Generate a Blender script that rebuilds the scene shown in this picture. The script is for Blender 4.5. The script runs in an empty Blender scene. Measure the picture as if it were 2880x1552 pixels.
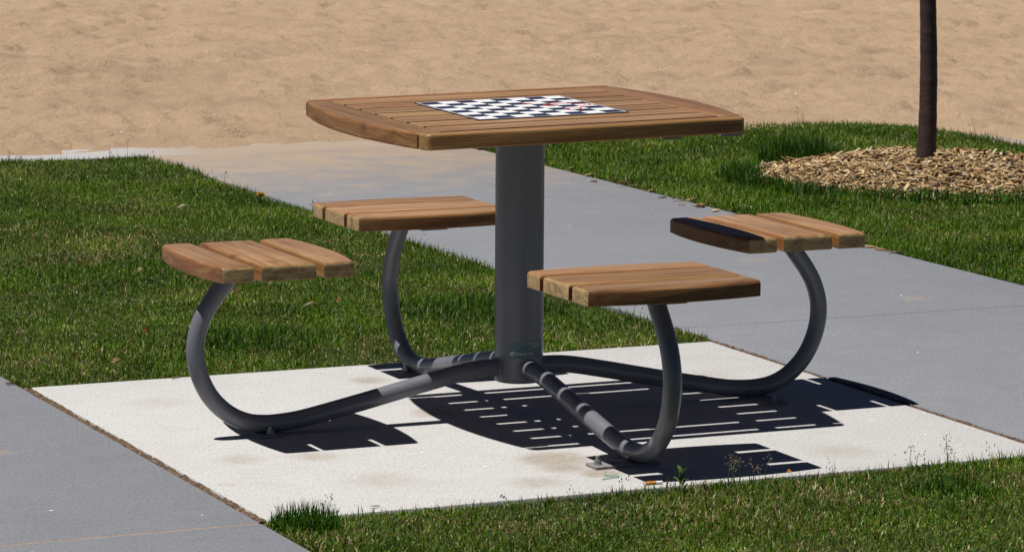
import bpy, bmesh, math, random
import numpy as np
from mathutils import Vector, Matrix

random.seed(7); rng = np.random.default_rng(11)
sc = bpy.context.scene
COL = sc.collection

# ------------------------------------------------------------------ camera
cam_d = bpy.data.cameras.new('camera'); cam = bpy.data.objects.new('camera', cam_d); COL.objects.link(cam)
CAM = Vector((-3.5113, -7.7676, 1.5711))
R_ = Vector((0.91241166, -0.4092304, 0.00595345)); U_ = Vector((0.05297467, 0.13251024, 0.98976498)); F_ = Vector((0.40583081, 0.90275773, -0.14258273))
cam.matrix_world = Matrix(((R_.x, U_.x, -F_.x, CAM.x), (R_.y, U_.y, -F_.y, CAM.y), (R_.z, U_.z, -F_.z, CAM.z), (0, 0, 0, 1)))
cam_d.sensor_fit = 'HORIZONTAL'; cam_d.sensor_width = 36.0; cam_d.lens = 10016.62 / 2880 * 36
cam_d.clip_start = 0.1; cam_d.clip_end = 2000
cam_d.dof.use_dof = True; cam_d.dof.focus_distance = 8.6; cam_d.dof.aperture_fstop = 29
sc.camera = cam

# ------------------------------------------------------------------ sky, sun, exposure
SUN = Vector((-0.362, 0.040, 1.0)).normalized()
w = bpy.data.worlds.new('World'); sc.world = w; w.use_nodes = True
nt = w.node_tree; nt.nodes.clear()
sky = nt.nodes.new('ShaderNodeTexSky'); sky.sky_type = 'NISHITA'; sky.sun_disc = False
sky.sun_elevation = math.asin(SUN.z); sky.sun_rotation = math.atan2(SUN.x, SUN.y)
sky.altitude = 1500; sky.air_density = 0.26; sky.dust_density = 0.05; sky.ozone_density = 3.0
bg = nt.nodes.new('ShaderNodeBackground'); bg.inputs['Strength'].default_value = 0.05
wo = nt.nodes.new('ShaderNodeOutputWorld')
nt.links.new(sky.outputs[0], bg.inputs[0]); nt.links.new(bg.outputs[0], wo.inputs[0])
sl = bpy.data.lights.new('sun', 'SUN'); sl.energy = 5.0; sl.angle = math.radians(0.53); sl.color = (1.0, 0.972, 0.935)
so = bpy.data.objects.new('sun', sl); COL.objects.link(so)
so.rotation_euler = (-SUN).to_track_quat('-Z', 'Y').to_euler(); so.location = (0, 0, 20)
sc.view_settings.view_transform = 'Standard'; sc.view_settings.look = 'None'
sc.view_settings.exposure = 0.16; sc.view_settings.gamma = 1.0
sc.view_settings.use_curve_mapping = False
sc.cycles.max_bounces = 8

# ------------------------------------------------------------------ helpers
def link(o, parent=None):
    COL.objects.link(o)
    if parent is not None: o.parent = parent
    return o
def tag(o, label=None, cat=None, group=None, kind=None):
    if label: o['label'] = label
    if cat: o['category'] = cat
    if group: o['group'] = group
    if kind: o['kind'] = kind
    return o
def obj(name, me, mat=None, parent=None, loc=(0, 0, 0), rot=(0, 0, 0)):
    if mat is not None and len(me.materials) == 0: me.materials.append(mat)
    o = bpy.data.objects.new(name, me); o.location = loc; o.rotation_euler = rot
    return link(o, parent)
def empty(name, loc=(0, 0, 0), rot=(0, 0, 0)):
    o = bpy.data.objects.new(name, None); o.location = loc; o.rotation_euler = rot; o.empty_display_size = 0.1
    return link(o)
def fin(bm, name, smooth=None):
    me = bpy.data.meshes.new(name); bm.normal_update(); bm.to_mesh(me); bm.free()
    if smooth:
        me.polygons.foreach_set('use_smooth', [True] * len(me.polygons))
        me.set_sharp_from_angle(angle=math.radians(smooth))
    return me
def rawmesh(name, co, tris, smooth=False):
    me = bpy.data.meshes.new(name)
    co = np.asarray(co, np.float32); tris = np.asarray(tris, np.int32); k = tris.shape[1]
    me.vertices.add(len(co)); me.vertices.foreach_set('co', co.ravel())
    me.loops.add(tris.size); me.loops.foreach_set('vertex_index', tris.ravel())
    me.polygons.add(len(tris)); me.polygons.foreach_set('loop_start', np.arange(0, tris.size, k, dtype=np.int32))
    if smooth: me.polygons.foreach_set('use_smooth', np.ones(len(tris), bool))
    me.update(calc_edges=True); me.validate()
    return me
def bbox(bm, cx, cy, cz, sx, sy, sz, rz=0.0, bev=0.0, seg=2):
    m = Matrix.Translation((cx, cy, cz)) @ Matrix.Rotation(rz, 4, 'Z') @ Matrix.Diagonal((sx, sy, sz, 1))
    r = bmesh.ops.create_cube(bm, size=1.0, matrix=m)
    if bev:
        es = list({e for v in r['verts'] for e in v.link_edges})
        bmesh.ops.bevel(bm, geom=es, offset=bev, segments=seg, profile=0.5, affect='EDGES')
def bcyl(bm, p, r, h, n=12, r2=None):
    bmesh.ops.create_cone(bm, cap_ends=True, segments=n, radius1=r, radius2=r if r2 is None else r2, depth=h,
                          matrix=Matrix.Translation((p[0], p[1], p[2] + h / 2)))
def catmull(pts, n=8):
    P = [np.array(p, float) for p in pts]; P = [2 * P[0] - P[1]] + P + [2 * P[-1] - P[-2]]; out = []
    for i in range(1, len(P) - 2):
        for k in range(n):
            t = k / n; a, b, c, d = P[i - 1], P[i], P[i + 1], P[i + 2]
            out.append(0.5 * (2 * b + (c - a) * t + (2 * a - 5 * b + 4 * c - d) * t * t + (3 * b - a - 3 * c + d) * t ** 3))
    out.append(P[-2]); return out
def tube(bm, path, rad, n=20, cap=True):
    path = [Vector(p) for p in path]; rings = []; up = None
    for i, p in enumerate(path):
        t = (path[min(i + 1, len(path) - 1)] - path[max(i - 1, 0)]).normalized()
        if up is None: up = Vector((0, 1, 0)) if abs(t.y) < 0.9 else Vector((1, 0, 0))
        s = t.cross(up).normalized(); up = s.cross(t).normalized()
        r = rad[i] if hasattr(rad, '__len__') else rad
        rings.append([bm.verts.new(p + (s * math.cos(a) + up * math.sin(a)) * r) for a in (2 * math.pi * k / n for k in range(n))])
    for a, b in zip(rings, rings[1:]):
        for k in range(n): bm.faces.new((a[k], a[(k + 1) % n], b[(k + 1) % n], b[k]))
    if cap: bm.faces.new(rings[0][::-1]); bm.faces.new(rings[-1])
def noise2(x, y, seed=0):
    xi = np.floor(x).astype(np.int64); yi = np.floor(y).astype(np.int64); fx = x - xi; fy = y - yi
    fx = fx * fx * (3 - 2 * fx); fy = fy * fy * (3 - 2 * fy)
    def h(a, b):
        n = (a * 374761393 + b * 668265263 + seed * 1442695041) & 0x7fffffff
        n = ((n ^ (n >> 13)) * 1274126177) & 0x7fffffff
        return ((n ^ (n >> 16)) & 0xffff) / 65535.0
    return (h(xi, yi) * (1 - fx) + h(xi + 1, yi) * fx) * (1 - fy) + (h(xi, yi + 1) * (1 - fx) + h(xi + 1, yi + 1) * fx) * fy

# ------------------------------------------------------------------ materials
class M:
    def __init__(s, name):
        s.m = bpy.data.materials.new(name); s.m.use_nodes = True; s.t = s.m.node_tree; s.t.nodes.clear()
        s.out = s.n('ShaderNodeOutputMaterial'); s.b = s.n('ShaderNodeBsdfPrincipled')
        s.l(s.b.outputs[0], s.out.inputs[0])
    def n(s, t, **k):
        x = s.t.nodes.new(t)
        for a, v in k.items(): setattr(x, a, v)
        return x
    def l(s, a, b): s.t.links.new(a, b)
    def val(s, sock, v):
        if hasattr(v, 'links') or isinstance(v, bpy.types.NodeSocket): s.l(v, sock)
        else: sock.default_value = v
    def math(s, op, a, b=None, c=None, clamp=False):
        x = s.n('ShaderNodeMath', operation=op, use_clamp=clamp); s.val(x.inputs[0], a)
        if b is not None: s.val(x.inputs[1], b)
        if c is not None: s.val(x.inputs[2], c)
        return x.outputs[0]
    def vm(s, op, a, b=None):
        x = s.n('ShaderNodeVectorMath', operation=op); s.val(x.inputs[0], a)
        if b is not None: s.val(x.inputs[1], b)
        return x.outputs['Value'] if op in ('LENGTH', 'DISTANCE', 'DOT_PRODUCT') else x.outputs[0]
    def noise(s, vec, scale, detail=3, rough=0.55, dist=0.0):
        x = s.n('ShaderNodeTexNoise'); s.l(vec, x.inputs['Vector']); x.inputs['Scale'].default_value = scale
        x.inputs['Detail'].default_value = detail; x.inputs['Roughness'].default_value = rough; x.inputs['Distortion'].default_value = dist
        return x.outputs['Fac']
    def ramp(s, f, stops, interp='LINEAR'):
        x = s.n('ShaderNodeValToRGB'); s.val(x.inputs[0], f); cr = x.color_ramp; cr.interpolation = interp
        while len(cr.elements) > 1: cr.elements.remove(cr.elements[-1])
        for i, (p, c) in enumerate(stops):
            e = cr.elements[0] if i == 0 else cr.elements.new(p)
            e.position = p; e.color = (*c, 1) if len(c) == 3 else c
        return x.outputs[0]
    def rng(s, f, a, b, c=0.0, d=1.0):
        x = s.n('ShaderNodeMapRange', interpolation_type='SMOOTHSTEP'); s.val(x.inputs[0], f)
        for i, v in enumerate((a, b, c, d)): x.inputs[i + 1].default_value = v
        return x.outputs[0]
    def mix(s, f, a, b, mode='MIX'):
        x = s.n('ShaderNodeMix', data_type='RGBA', blend_type=mode); s.val(x.inputs[0], f)
        for i, v in ((6, a), (7, b)): s.val(x.inputs[i], (*v, 1) if isinstance(v, tuple) and len(v) == 3 else v)
        return x.outputs[2]
    def pos(s): return s.n('ShaderNodeNewGeometry').outputs['Position']
    def objc(s): return s.n('ShaderNodeTexCoord').outputs['Object']
    def map(s, vec, sc_=(1, 1, 1)):
        x = s.n('ShaderNodeMapping'); s.l(vec, x.inputs[0]); x.inputs['Scale'].default_value = sc_; return x.outputs[0]
    def bump(s, h, strength, dist=0.01, nrm=None):
        x = s.n('ShaderNodeBump'); x.inputs['Strength'].default_value = strength; x.inputs['Distance'].default_value = dist
        s.val(x.inputs['Height'], h)
        if nrm is not None: s.l(nrm, x.inputs['Normal'])
        s.l(x.outputs[0], s.b.inputs['Normal']); return x.outputs[0]
    def set(s, col=None, rough=None, spec=None, metal=None):
        if col is not None: s.val(s.b.inputs['Base Color'], (*col, 1) if isinstance(col, tuple) and len(col) == 3 else col)
        if rough is not None: s.val(s.b.inputs['Roughness'], rough)
        if spec is not None: s.b.inputs['Specular IOR Level'].default_value = spec
        if metal is not None: s.b.inputs['Metallic'].default_value = metal
        return s.m

SANDC = (0.38, 0.268, 0.168)
def spots(m, P, L, nz, edge=0.6):
    tot = None
    for (x, y, r, k) in L:
        d = m.vm('DISTANCE', m.vm('MULTIPLY', P, (1, 1.0, 0)), (x, y, 0))
        v = m.math('MULTIPLY', m.rng(d, r, r * 0.1), k)
        tot = v if tot is None else m.math('MAXIMUM', tot, v)
    return m.rng(m.math('MULTIPLY', m.math('ADD', tot, 0.0), m.math('ADD', nz, 0.35)), 0.18, edge)

def mat_concrete(name, base, dark, light, dust=None, sandspots=(), stains=(), streak=0.5):
    m = M(name); P = m.pos()
    st = m.noise(m.map(P, (7, 60, 1)), 1.0, 4, 0.65)                    # broom marks along x
    big = m.noise(P, 1.7, 4, 0.6); mid = m.noise(P, 11, 5, 0.65); fine = m.noise(P, 260, 3, 0.7)
    f = m.math('ADD', m.math('MULTIPLY', big, 0.35), m.math('ADD', m.math('MULTIPLY', mid, 0.35), m.math('MULTIPLY', st, 0.3)))
    c = m.ramp(f, [(0.3, dark), (0.5, base), (0.72, light)])
    g2 = m.noise(m.map(P, (1, 0.5, 1)), 170, 3, 0.75)
    c = m.mix(m.rng(fine, 0.36, 0.7), m.mix(0.7, tuple(v * 0.6 for v in base), c), c)
    c = m.mix(m.rng(g2, 0.30, 0.60, 0.75, 0.0), c, tuple(v * 0.62 for v in base))
    c = m.mix(m.rng(g2, 0.58, 0.75, 0.0, 0.45), c, tuple(min(1, v * 1.22) for v in base))
    vo = m.n('ShaderNodeTexVoronoi'); m.l(P, vo.inputs['Vector']); vo.inputs['Scale'].default_value = 90
    pit = m.math('MULTIPLY', m.rng(vo.outputs['Distance'], 0.22, 0.10), m.math('GREATER_THAN', m.vm('DOT_PRODUCT', vo.outputs['Color'], (1, 0, 0)), 0.72))
    c = m.mix(m.math('MULTIPLY', pit, 0.6), c, tuple(v * 0.25 for v in base))
    wsp = m.n('ShaderNodeTexVoronoi'); m.l(P, wsp.inputs['Vector']); wsp.inputs['Scale'].default_value = 24
    wh = m.math('MULTIPLY', m.rng(wsp.outputs['Distance'], 0.10, 0.06), m.math('GREATER_THAN', m.vm('DOT_PRODUCT', wsp.outputs['Color'], (0, 1, 0)), 0.965))
    c = m.mix(wh, c, (0.85, 0.84, 0.8))
    grain = m.noise(P, 420, 2, 0.6); patch = m.noise(m.map(P, (1.0, 1.1, 1)), 5.5, 6, 0.7)
    if stains:
        k = spots(m, P, stains, m.noise(P, 22, 5, 0.65), 0.75)
        c = m.mix(m.math('MULTIPLY', k, m.math('ADD', m.math('MULTIPLY', m.noise(P, 55, 4, 0.65), 0.9), 0.15)), c, (0.25, 0.195, 0.13))
    if sandspots:
        k = spots(m, P, sandspots, m.noise(m.map(P, (1, 1.3, 1)), 26, 6, 0.75, 0.8), 1.1)
        kk = m.math('ADD', m.math('MULTIPLY', k, 0.62), m.math('MULTIPLY', m.math('SUBTRACT', m.noise(P, 130, 4, 0.85), 0.5), 1.5))
        c = m.mix(m.math('MULTIPLY', m.rng(kk, 0.42, 0.66), m.rng(k, 0.02, 0.2, 0.0, 0.8)), c, SANDC)
    if dust:
        y = m.n('ShaderNodeSeparateXYZ'); m.l(P, y.inputs[0])
        yy = m.rng(y.outputs[1], dust[0], dust[1], 0.0, 1.0)
        k = m.rng(m.math('ADD', m.math('MULTIPLY', yy, 0.70), m.math('MULTIPLY', patch, 0.7)), 0.58, 1.15)
        c = m.mix(m.math('MULTIPLY', k, m.rng(grain, 0.30, 0.56, 0.35, 1.0)), c, SANDC)
        faint = m.math('MULTIPLY', m.rng(patch, 0.56, 0.75, 0.0, 0.3), m.rng(grain, 0.45, 0.6))
        c = m.mix(faint, c, SANDC)
    if name == 'edge_concrete':
        q = m.n('ShaderNodeSeparateXYZ'); m.l(P, q.inputs[0])
        k = m.math('MULTIPLY', m.rng(q.outputs[0], 0.85, 1.3), m.rng(m.math('ADD', q.outputs[1], m.math('MULTIPLY', patch, 0.12)), 6.15, 6.08))
        c = m.mix(m.math('MULTIPLY', k, m.rng(grain, 0.3, 0.6, 0.55, 1.0)), c, m.mix(0.8, (0.214, 0.217, 0.230), SANDC))
    m.bump(m.math('ADD', m.math('MULTIPLY', st, streak), m.math('ADD', m.math('MULTIPLY', fine, 0.4), m.math('MULTIPLY', pit, -0.8))), 0.35, 0.004)
    return m.set(c, 0.9, 0.25)

PATHC = mat_concrete('grey_concrete', (0.214, 0.221, 0.239), (0.178, 0.184, 0.200), (0.250, 0.257, 0.274), dust=(2.2, 6.6),
    sandspots=[(1.60, 1.12, .13, .8), (1.47, .78, .12, .9), (1.52, .72, .07, .7), (1.89, 1.30, .18, .95), (1.83, 2.21, .22, .95), (1.7, 2.15, .12, .8), (-1.28, .03, .12, .9), (-1.21, .05, .1, .6), (-1.0, -.54, .09, .9), (-1.07, -.55, .08, .7), (1.35, .5, .1, .5)])
PADC = mat_concrete('pale_concrete', (0.515, 0.504, 0.485), (0.425, 0.41, 0.388), (0.575, 0.566, 0.55),
    sandspots=[(-.935, -.514, .075, 1.0), (-.90, -.50, .06, .9)],
    stains=[(-.146, -.525, .16, .9), (-.17, -.62, .12, .8), (-.166, .114, .14, .7), (-.811, -.26, .13, .55), (-.149, .60, .11, .7), (-.119, -.714, .09, 1.0), (-.64, -.29, .12, .6), (-.5, .2, .2, .35), (.45, .5, .25, .35), (.5, -.7, .2, .5), (-.6, -.6, .2, .5), (.35, -.05, .3, .4), (-.3, -.75, .14, .6), (-.75, .5, .2, .45), (.7, .35, .2, .45), (.65, .05, .1, .7), (-.65, .02, .1, .7)])

def mat_sand():
    m = M('beach_sand'); P = m.pos()
    big = m.noise(P, 0.8, 4, 0.6); mid = m.noise(m.map(P, (1, 0.8, 1)), 3.2, 5, 0.6, 0.3); fine = m.noise(P, 130, 3, 0.75); sp = m.noise(m.map(P, (1, 0.45, 1)), 40, 4, 0.8)
    c = m.ramp(m.math('ADD', m.math('MULTIPLY', big, 0.5), m.math('MULTIPLY', mid, 0.5)), [(0.36, (0.385, 0.272, 0.180)), (0.46, (0.475, 0.336, 0.216)), (0.58, (0.52, 0.372, 0.243)), (0.72, (0.55, 0.40, 0.268))])
    c = m.mix(m.rng(sp, 0.35, 0.65, 0.75, 1.0), (0.27, 0.18, 0.115), c)
    c = m.mix(m.rng(fine, 0.3, 0.7, 0.55, 1.0), (0.28, 0.185, 0.115), c)
    v = m.n('ShaderNodeTexVoronoi'); m.l(P, v.inputs['Vector']); v.inputs['Scale'].default_value = 14
    wh = m.math('MULTIPLY', m.rng(v.outputs['Distance'], 0.085, 0.05), m.math('GREATER_THAN', m.vm('DOT_PRODUCT', v.outputs['Color'], (0, 1, 0)), 0.97))
    c = m.mix(wh, c, (0.85, 0.84, 0.8))
    m.bump(m.math('ADD', m.noise(P, 16, 6, 0.7), m.math('MULTIPLY', m.noise(P, 60, 5, 0.8), 0.5)), 0.8, 0.035)
    return m.set(c, 0.95, 0.15)
SAND = mat_sand()

def mat_wood(endk=1.0):
    m = M('oiled_hardwood'); O = m.objc(); info = m.n('ShaderNodeObjectInfo')
    off = m.vm('MULTIPLY', m.n('ShaderNodeCombineXYZ').outputs[0], (1, 1, 1))
    cx = m.n('ShaderNodeCombineXYZ'); r = info.outputs['Random']
    m.l(m.math('MULTIPLY', r, 37.0), cx.inputs[0]); m.l(m.math('MULTIPLY', r, 91.0), cx.inputs[1]); m.l(m.math('MULTIPLY', r, 53.0), cx.inputs[2])
    V = m.vm('ADD', O, cx.outputs[0])
    g1 = m.noise(m.map(V, (1.5, 34, 34)), 1.0, 6, 0.62, 0.9)             # broad bands along the board
    g2 = m.noise(m.map(V, (9, 240, 240)), 1.0, 4, 0.65)                 # fine pores
    g3 = m.noise(m.map(V, (2.5, 5, 5)), 1.0, 3, 0.5)                    # blotches
    f = m.math('ADD', m.math('MULTIPLY', g1, 0.62), m.math('MULTIPLY', g2, 0.38))
    c = m.ramp(f, [(0.30, (0.075, 0.030, 0.010)), (0.43, (0.185, 0.078, 0.025)), (0.55, (0.285, 0.138, 0.048)), (0.68, (0.40, 0.23, 0.095))])
    hv = m.n('ShaderNodeHueSaturation'); m.l(c, hv.inputs['Color'])
    m.l(m.math('ADD', m.math('MULTIPLY', m.math('FRACT', m.math('MULTIPLY', r, 7.3)), 0.018), 0.491), hv.inputs['Hue'])
    m.l(m.math('ADD', m.math('MULTIPLY', m.math('FRACT', m.math('MULTIPLY', r, 13.7)), 0.34), 0.84), hv.inputs['Value'])
    c = hv.outputs[0]
    N = m.n('ShaderNodeNewGeometry').outputs['Normal']
    sx = m.n('ShaderNodeSeparateXYZ'); m.l(N, sx.inputs[0])
    topf = m.math('MULTIPLY', m.rng(sx.outputs[2], 0.82, 0.99), m.rng(g3, 0.25, 0.7, 0.5, 0.95))     # sun-bleached walking face
    wc = m.ramp(f, [(0.28, (0.10, 0.056, 0.032)), (0.42, (0.170, 0.100, 0.056)), (0.52, (0.245, 0.147, 0.080)), (0.60, (0.300, 0.190, 0.108)), (0.73, (0.47, 0.35, 0.225))])
    wc = m.mix(m.math('FRACT', m.math('MULTIPLY', r, 5.1)), wc, m.mix(0.45, wc, (0.27, 0.14, 0.07)))
    hw = m.n('ShaderNodeHueSaturation'); m.l(wc, hw.inputs['Color']); hw.inputs['Saturation'].default_value = 1.0
    m.l(m.math('ADD', m.math('MULTIPLY', m.math('FRACT', m.math('MULTIPLY', r, 23.9)), 0.60), 0.72), hw.inputs['Value']); wc = hw.outputs[0]
    c = m.mix(topf, c, wc)
    tr = m.n('ShaderNodeVectorTransform', vector_type='NORMAL', convert_from='WORLD', convert_to='OBJECT'); m.l(N, tr.inputs[0])
    so_ = m.n('ShaderNodeSeparateXYZ'); m.l(tr.outputs[0], so_.inputs[0])
    endf = m.rng(m.math('ABSOLUTE', so_.outputs[0]), 0.55, 0.85, 0.0, endk)
    ring = m.noise(m.map(V, (3, 30, 60)), 1.0, 4, 0.6, 1.5)
    c = m.mix(endf, c, m.ramp(ring, [(0.3, (0.17, 0.10, 0.045)), (0.5, (0.33, 0.22, 0.10)), (0.7, (0.42, 0.30, 0.155))]))
    blot = m.math('MULTIPLY', m.rng(m.noise(m.map(V, (9, 16, 16)), 1.0, 3, 0.5), 0.63, 0.72), 0.55)
    c = m.mix(blot, c, (0.09, 0.04, 0.022))
    m.bump(m.math('ADD', g2, m.math('MULTIPLY', g1, 0.5)), 0.22, 0.003)
    return m.set(c, m.rng(g3, 0.3, 0.7, 0.42, 0.62), 0.35)
WOOD = mat_wood(); WOODR = mat_wood(0.25)

def mat_paint(name, col, rough=0.45):
    m = M(name); O = m.objc()
    n = m.noise(O, 9, 4, 0.6); c = m.mix(m.rng(n, 0.35, 0.75, 0, 0.35), col, tuple(v * 0.78 for v in col))
    m.bump(m.noise(O, 420, 2, 0.5), 0.10, 0.001)
    return m.set(c, m.rng(m.noise(O, 30, 3), 0.3, 0.7, rough - 0.05, rough + 0.07), 0.55)
PAINT = mat_paint('grey_powder_coat', (0.150, 0.154, 0.172), 0.33)
def mat_rust():
    m = M('plate_steel'); O = m.pos(); n = m.noise(O, 60, 5, 0.65)
    c = m.ramp(n, [(0.40, (0.20, 0.19, 0.19)), (0.6, (0.24, 0.225, 0.22)), (0.68, (0.22, 0.09, 0.035))])
    return m.set(c, 0.6, 0.4)
RUST = mat_rust()
def mat_simple(name, col, rough=0.6, metal=0.0, spec=0.4, var=0.25, scale=40):
    m = M(name); n = m.noise(m.pos(), scale, 3)
    return m.set(m.mix(m.rng(n, 0.3, 0.7, 0, var), col, tuple(v * 0.5 for v in col)), rough, spec, metal)
ZINC = mat_simple('zinc_bolt', (0.30, 0.30, 0.30), 0.5, 0.5)
JOINT = None
def mat_joint():
    m = M('joint_filler'); P = m.pos(); n = m.noise(P, 70, 5, 0.7)
    c = m.ramp(n, [(0.32, (0.045, 0.03, 0.022)), (0.5, (0.12, 0.078, 0.05)), (0.62, (0.20, 0.14, 0.09)), (0.75, (0.33, 0.23, 0.14))])
    m.bump(n, 0.8, 0.01); return m.set(c, 0.95, 0.15)
JOINT = mat_joint()
def mat_soil():
    m = M('lawn_soil'); P = m.pos(); n = m.noise(P, 24, 5, 0.7); b = m.noise(P, 0.6, 4)
    c = m.ramp(n, [(0.3, (0.018, 0.026, 0.007)), (0.5, (0.034, 0.045, 0.012)), (0.7, (0.085, 0.07, 0.03))])
    m.bump(n, 0.8, 0.02); return m.set(c, 0.95, 0.1)
SOIL = mat_soil()
def mat_farground():
    m = M('far_grass_ground'); P = m.pos(); n = m.noise(P, 14, 5, 0.7); b = m.noise(P, 0.3, 4)
    c = m.mix(b, m.ramp(n, [(0.3, (0.02, 0.04, 0.008)), (0.55, (0.045, 0.085, 0.015)), (0.75, (0.10, 0.12, 0.035))]), (0.05, 0.075, 0.02))
    m.bump(n, 0.8, 0.03); return m.set(c, 0.95, 0.1)
FARG = mat_farground()
def mat_blade():
    m = M('grass_blade'); a = m.n('ShaderNodeAttribute', attribute_name='blade_col'); c = a.outputs['Color']
    m.set(c, 0.48, 0.2)
    tr = m.n('ShaderNodeBsdfTranslucent'); m.l(m.mix(1.0, c, (1.0, 1.15, 0.5), 'MULTIPLY'), tr.inputs[0])
    mx = m.n('ShaderNodeMixShader'); mx.inputs[0].default_value = 0.28
    m.l(m.b.outputs[0], mx.inputs[1]); m.l(tr.outputs[0], mx.inputs[2]); m.l(mx.outputs[0], m.out.inputs[0])
    return m.m
BLADE = mat_blade()
def mat_chip(single):
    m = M('wood_chip_single' if single else 'wood_chip_mass')
    r = m.n('ShaderNodeObjectInfo').outputs['Random'] if single else m.n('ShaderNodeNewGeometry').outputs['Random Per Island']
    n = m.noise(m.map(m.objc(), (40, 300, 300)) if single else m.map(m.pos(), (150, 150, 150)), 1.0, 3)
    c = m.ramp(r, [(0.0, (0.07, 0.045, 0.028)), (0.18, (0.17, 0.108, 0.048)), (0.4, (0.34, 0.218, 0.102)), (0.66, (0.50, 0.338, 0.162)), (0.86, (0.64, 0.48, 0.255)), (0.94, (0.30, 0.265, 0.225)), (1.0, (0.60, 0.48, 0.31))])
    c = m.mix(m.rng(n, 0.35, 0.7, 0, 0.4), c, m.mix(0.6, c, (0.14, 0.08, 0.045)))
    return m.set(c, 0.85, 0.2)
CHIP1 = mat_chip(True); CHIPN = mat_chip(False)
def mat_bark():
    m = M('smooth_bark'); O = m.objc()
    ring = m.noise(m.map(O, (2, 2, 16)), 1.0, 4, 0.6); n = m.noise(m.map(O, (30, 30, 60)), 1.0, 4)
    c = m.ramp(m.math('ADD', m.math('MULTIPLY', ring, 0.6), m.math('MULTIPLY', n, 0.4)), [(0.3, (0.030, 0.018, 0.017)), (0.5, (0.050, 0.029, 0.026)), (0.64, (0.070, 0.043, 0.038)), (0.72, (0.12, 0.092, 0.082))])
    m.bump(m.math('ADD', ring, m.math('MULTIPLY', n, 0.4)), 0.5, 0.006)
    return m.set(c, 0.6, 0.35)
BARK = mat_bark()
LEAF = mat_simple('crown_leaf', (0.06, 0.10, 0.02), 0.5, var=0.5, scale=9)

# ------------------------------------------------------------------ ground, sand, paths, pad
bm = bmesh.new()
for (x0, x1, y0, y1) in [(-400, 400, -400, 400)]:
    bm.faces.new([bm.verts.new(v) for v in ((x0, y0, -0.05), (x1, y0, -0.05), (x1, y1, -0.05), (x0, y1, -0.05))])
tag(obj('ground', fin(bm, 'ground'), FARG), kind='structure')

# sand: a trodden height field that laps over the concrete edge
xs = np.arange(-5.0, 9.46, 0.034); ys = np.concatenate([np.arange(4.5, 15, 0.040), np.arange(15, 20, 0.065), np.arange(20, 42, 0.16)])
X, Y = np.meshgrid(xs, ys)
def pits(X, Y, s, seed):
    n = noise2(X * s, Y * s, seed); return np.abs(n - 0.5) * 2
wx = X + 0.30 * (noise2(X * 2.9, Y * 2.9, 31) - .5) + 0.09 * (noise2(X * 8, Y * 8, 33) - .5); wy = Y + 0.30 * (noise2(X * 2.9, Y * 2.9, 32) - .5) + 0.09 * (noise2(X * 8, Y * 8, 34) - .5)
dent = np.clip(noise2(wx * 4.4 + 7, wy * 3.6, 6) - .52, 0, 1) ** .8                     # trodden hollows
Z = 0.036 * (noise2(wx * 0.9, wy * 0.8, 1) - .5) + 0.022 * (pits(wx, wy, 3.6, 2) - .5) + 0.030 * (noise2(wx * 6.5, wy * 6, 3) - .5) + 0.020 * (pits(wx, wy, 9.5, 4) - .5) + 0.008 * (noise2(X * 19, Y * 19, 5) - .5) - 0.034 * dent
for _ in range(4200):                                                        # small heel and toe dents
    px_, py_ = rng.uniform(-2.5, 9.4), 6.2 + 12.5 * rng.random() ** 1.1; L_, W_d = rng.uniform(.07, .15), rng.uniform(.04, .075); an = rng.uniform(0, math.pi); dp = rng.uniform(.006, .019)
    i0, i1 = np.searchsorted(xs, [px_ - .3, px_ + .3]); j0, j1 = np.searchsorted(ys, [py_ - .3, py_ + .3])
    dx_, dy_ = X[j0:j1, i0:i1] - px_, Y[j0:j1, i0:i1] - py_
    u_ = (dx_ * math.cos(an) + dy_ * math.sin(an)) / L_; v_ = (-dx_ * math.sin(an) + dy_ * math.cos(an)) / W_d; q_ = np.sqrt(u_ * u_ + v_ * v_)
    Z[j0:j1, i0:i1] += dp * (-np.clip(1 - q_ ** 3, 0, 1) + .45 * np.exp(-((q_ - 1.25) / .28) ** 2))
Y0 = 6.02 - 1.25 * np.clip((X - 4.46) / .22, 0, 1)
edge = np.clip((Y - Y0 - 0.10 * (noise2(X * 3.1, Y * 0 + 3, 8) - .5) - 0.06 * (noise2(X * 9, Y * 0 + 9, 9) - .5)) / 0.22, -1, 1)
Z = np.where(edge < 1, Z * np.clip(edge, 0, 1), Z) + 0.022 * edge + 0.0
me_s = rawmesh('sand', np.stack([X, Y, Z], -1).reshape(-1, 3),
               (lambda i: np.stack([i[:-1, :-1], i[:-1, 1:], i[1:, 1:], i[1:, :-1]], -1).reshape(-1, 4))(np.arange(X.size).reshape(X.shape)), True)
tag(obj('sand', me_s, SAND), kind='structure')

def slab_mesh(name, x0, x1, y0, y1, z=0.0, d=0.09, bev=0.003):
    bm = bmesh.new(); bbox(bm, (x0 + x1) / 2, (y0 + y1) / 2, z - d / 2, x1 - x0, y1 - y0, d, 0, bev, 2); return fin(bm, name, 40)
JY = [1.07 + 1.985 * k for k in range(-4, 3)]
def path(x0, x1, y0, y1, gap=0.0024, fill=None, top=-0.003):
    bm = bmesh.new(); bbox(bm, (x0 + x1) / 2, (y0 + y1) / 2, top - .0385, x1 - x0 - .01, y1 - y0 - .01, 0.077)
    base = tag(obj('path', fin(bm, 'path_bed'), fill or JOINT), kind='structure')
    cuts = [y0] + [j for j in JY if y0 + .2 < j < y1 - .2] + [y1]
    for a, b in zip(cuts, cuts[1:]):
        obj('concrete_slab', slab_mesh('slab', x0, x1, a + (gap if a != y0 else 0), b - (gap if b != y1 else 0), random.uniform(-.0006, .0006)), PATHC, base)
    return base
JSAND = mat_simple('sand_filled_joint', (0.36, 0.255, 0.16), 0.95, var=.7, scale=60)
path(0.972, 2.33, -7.0, 5.80, 0.0011)
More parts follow.
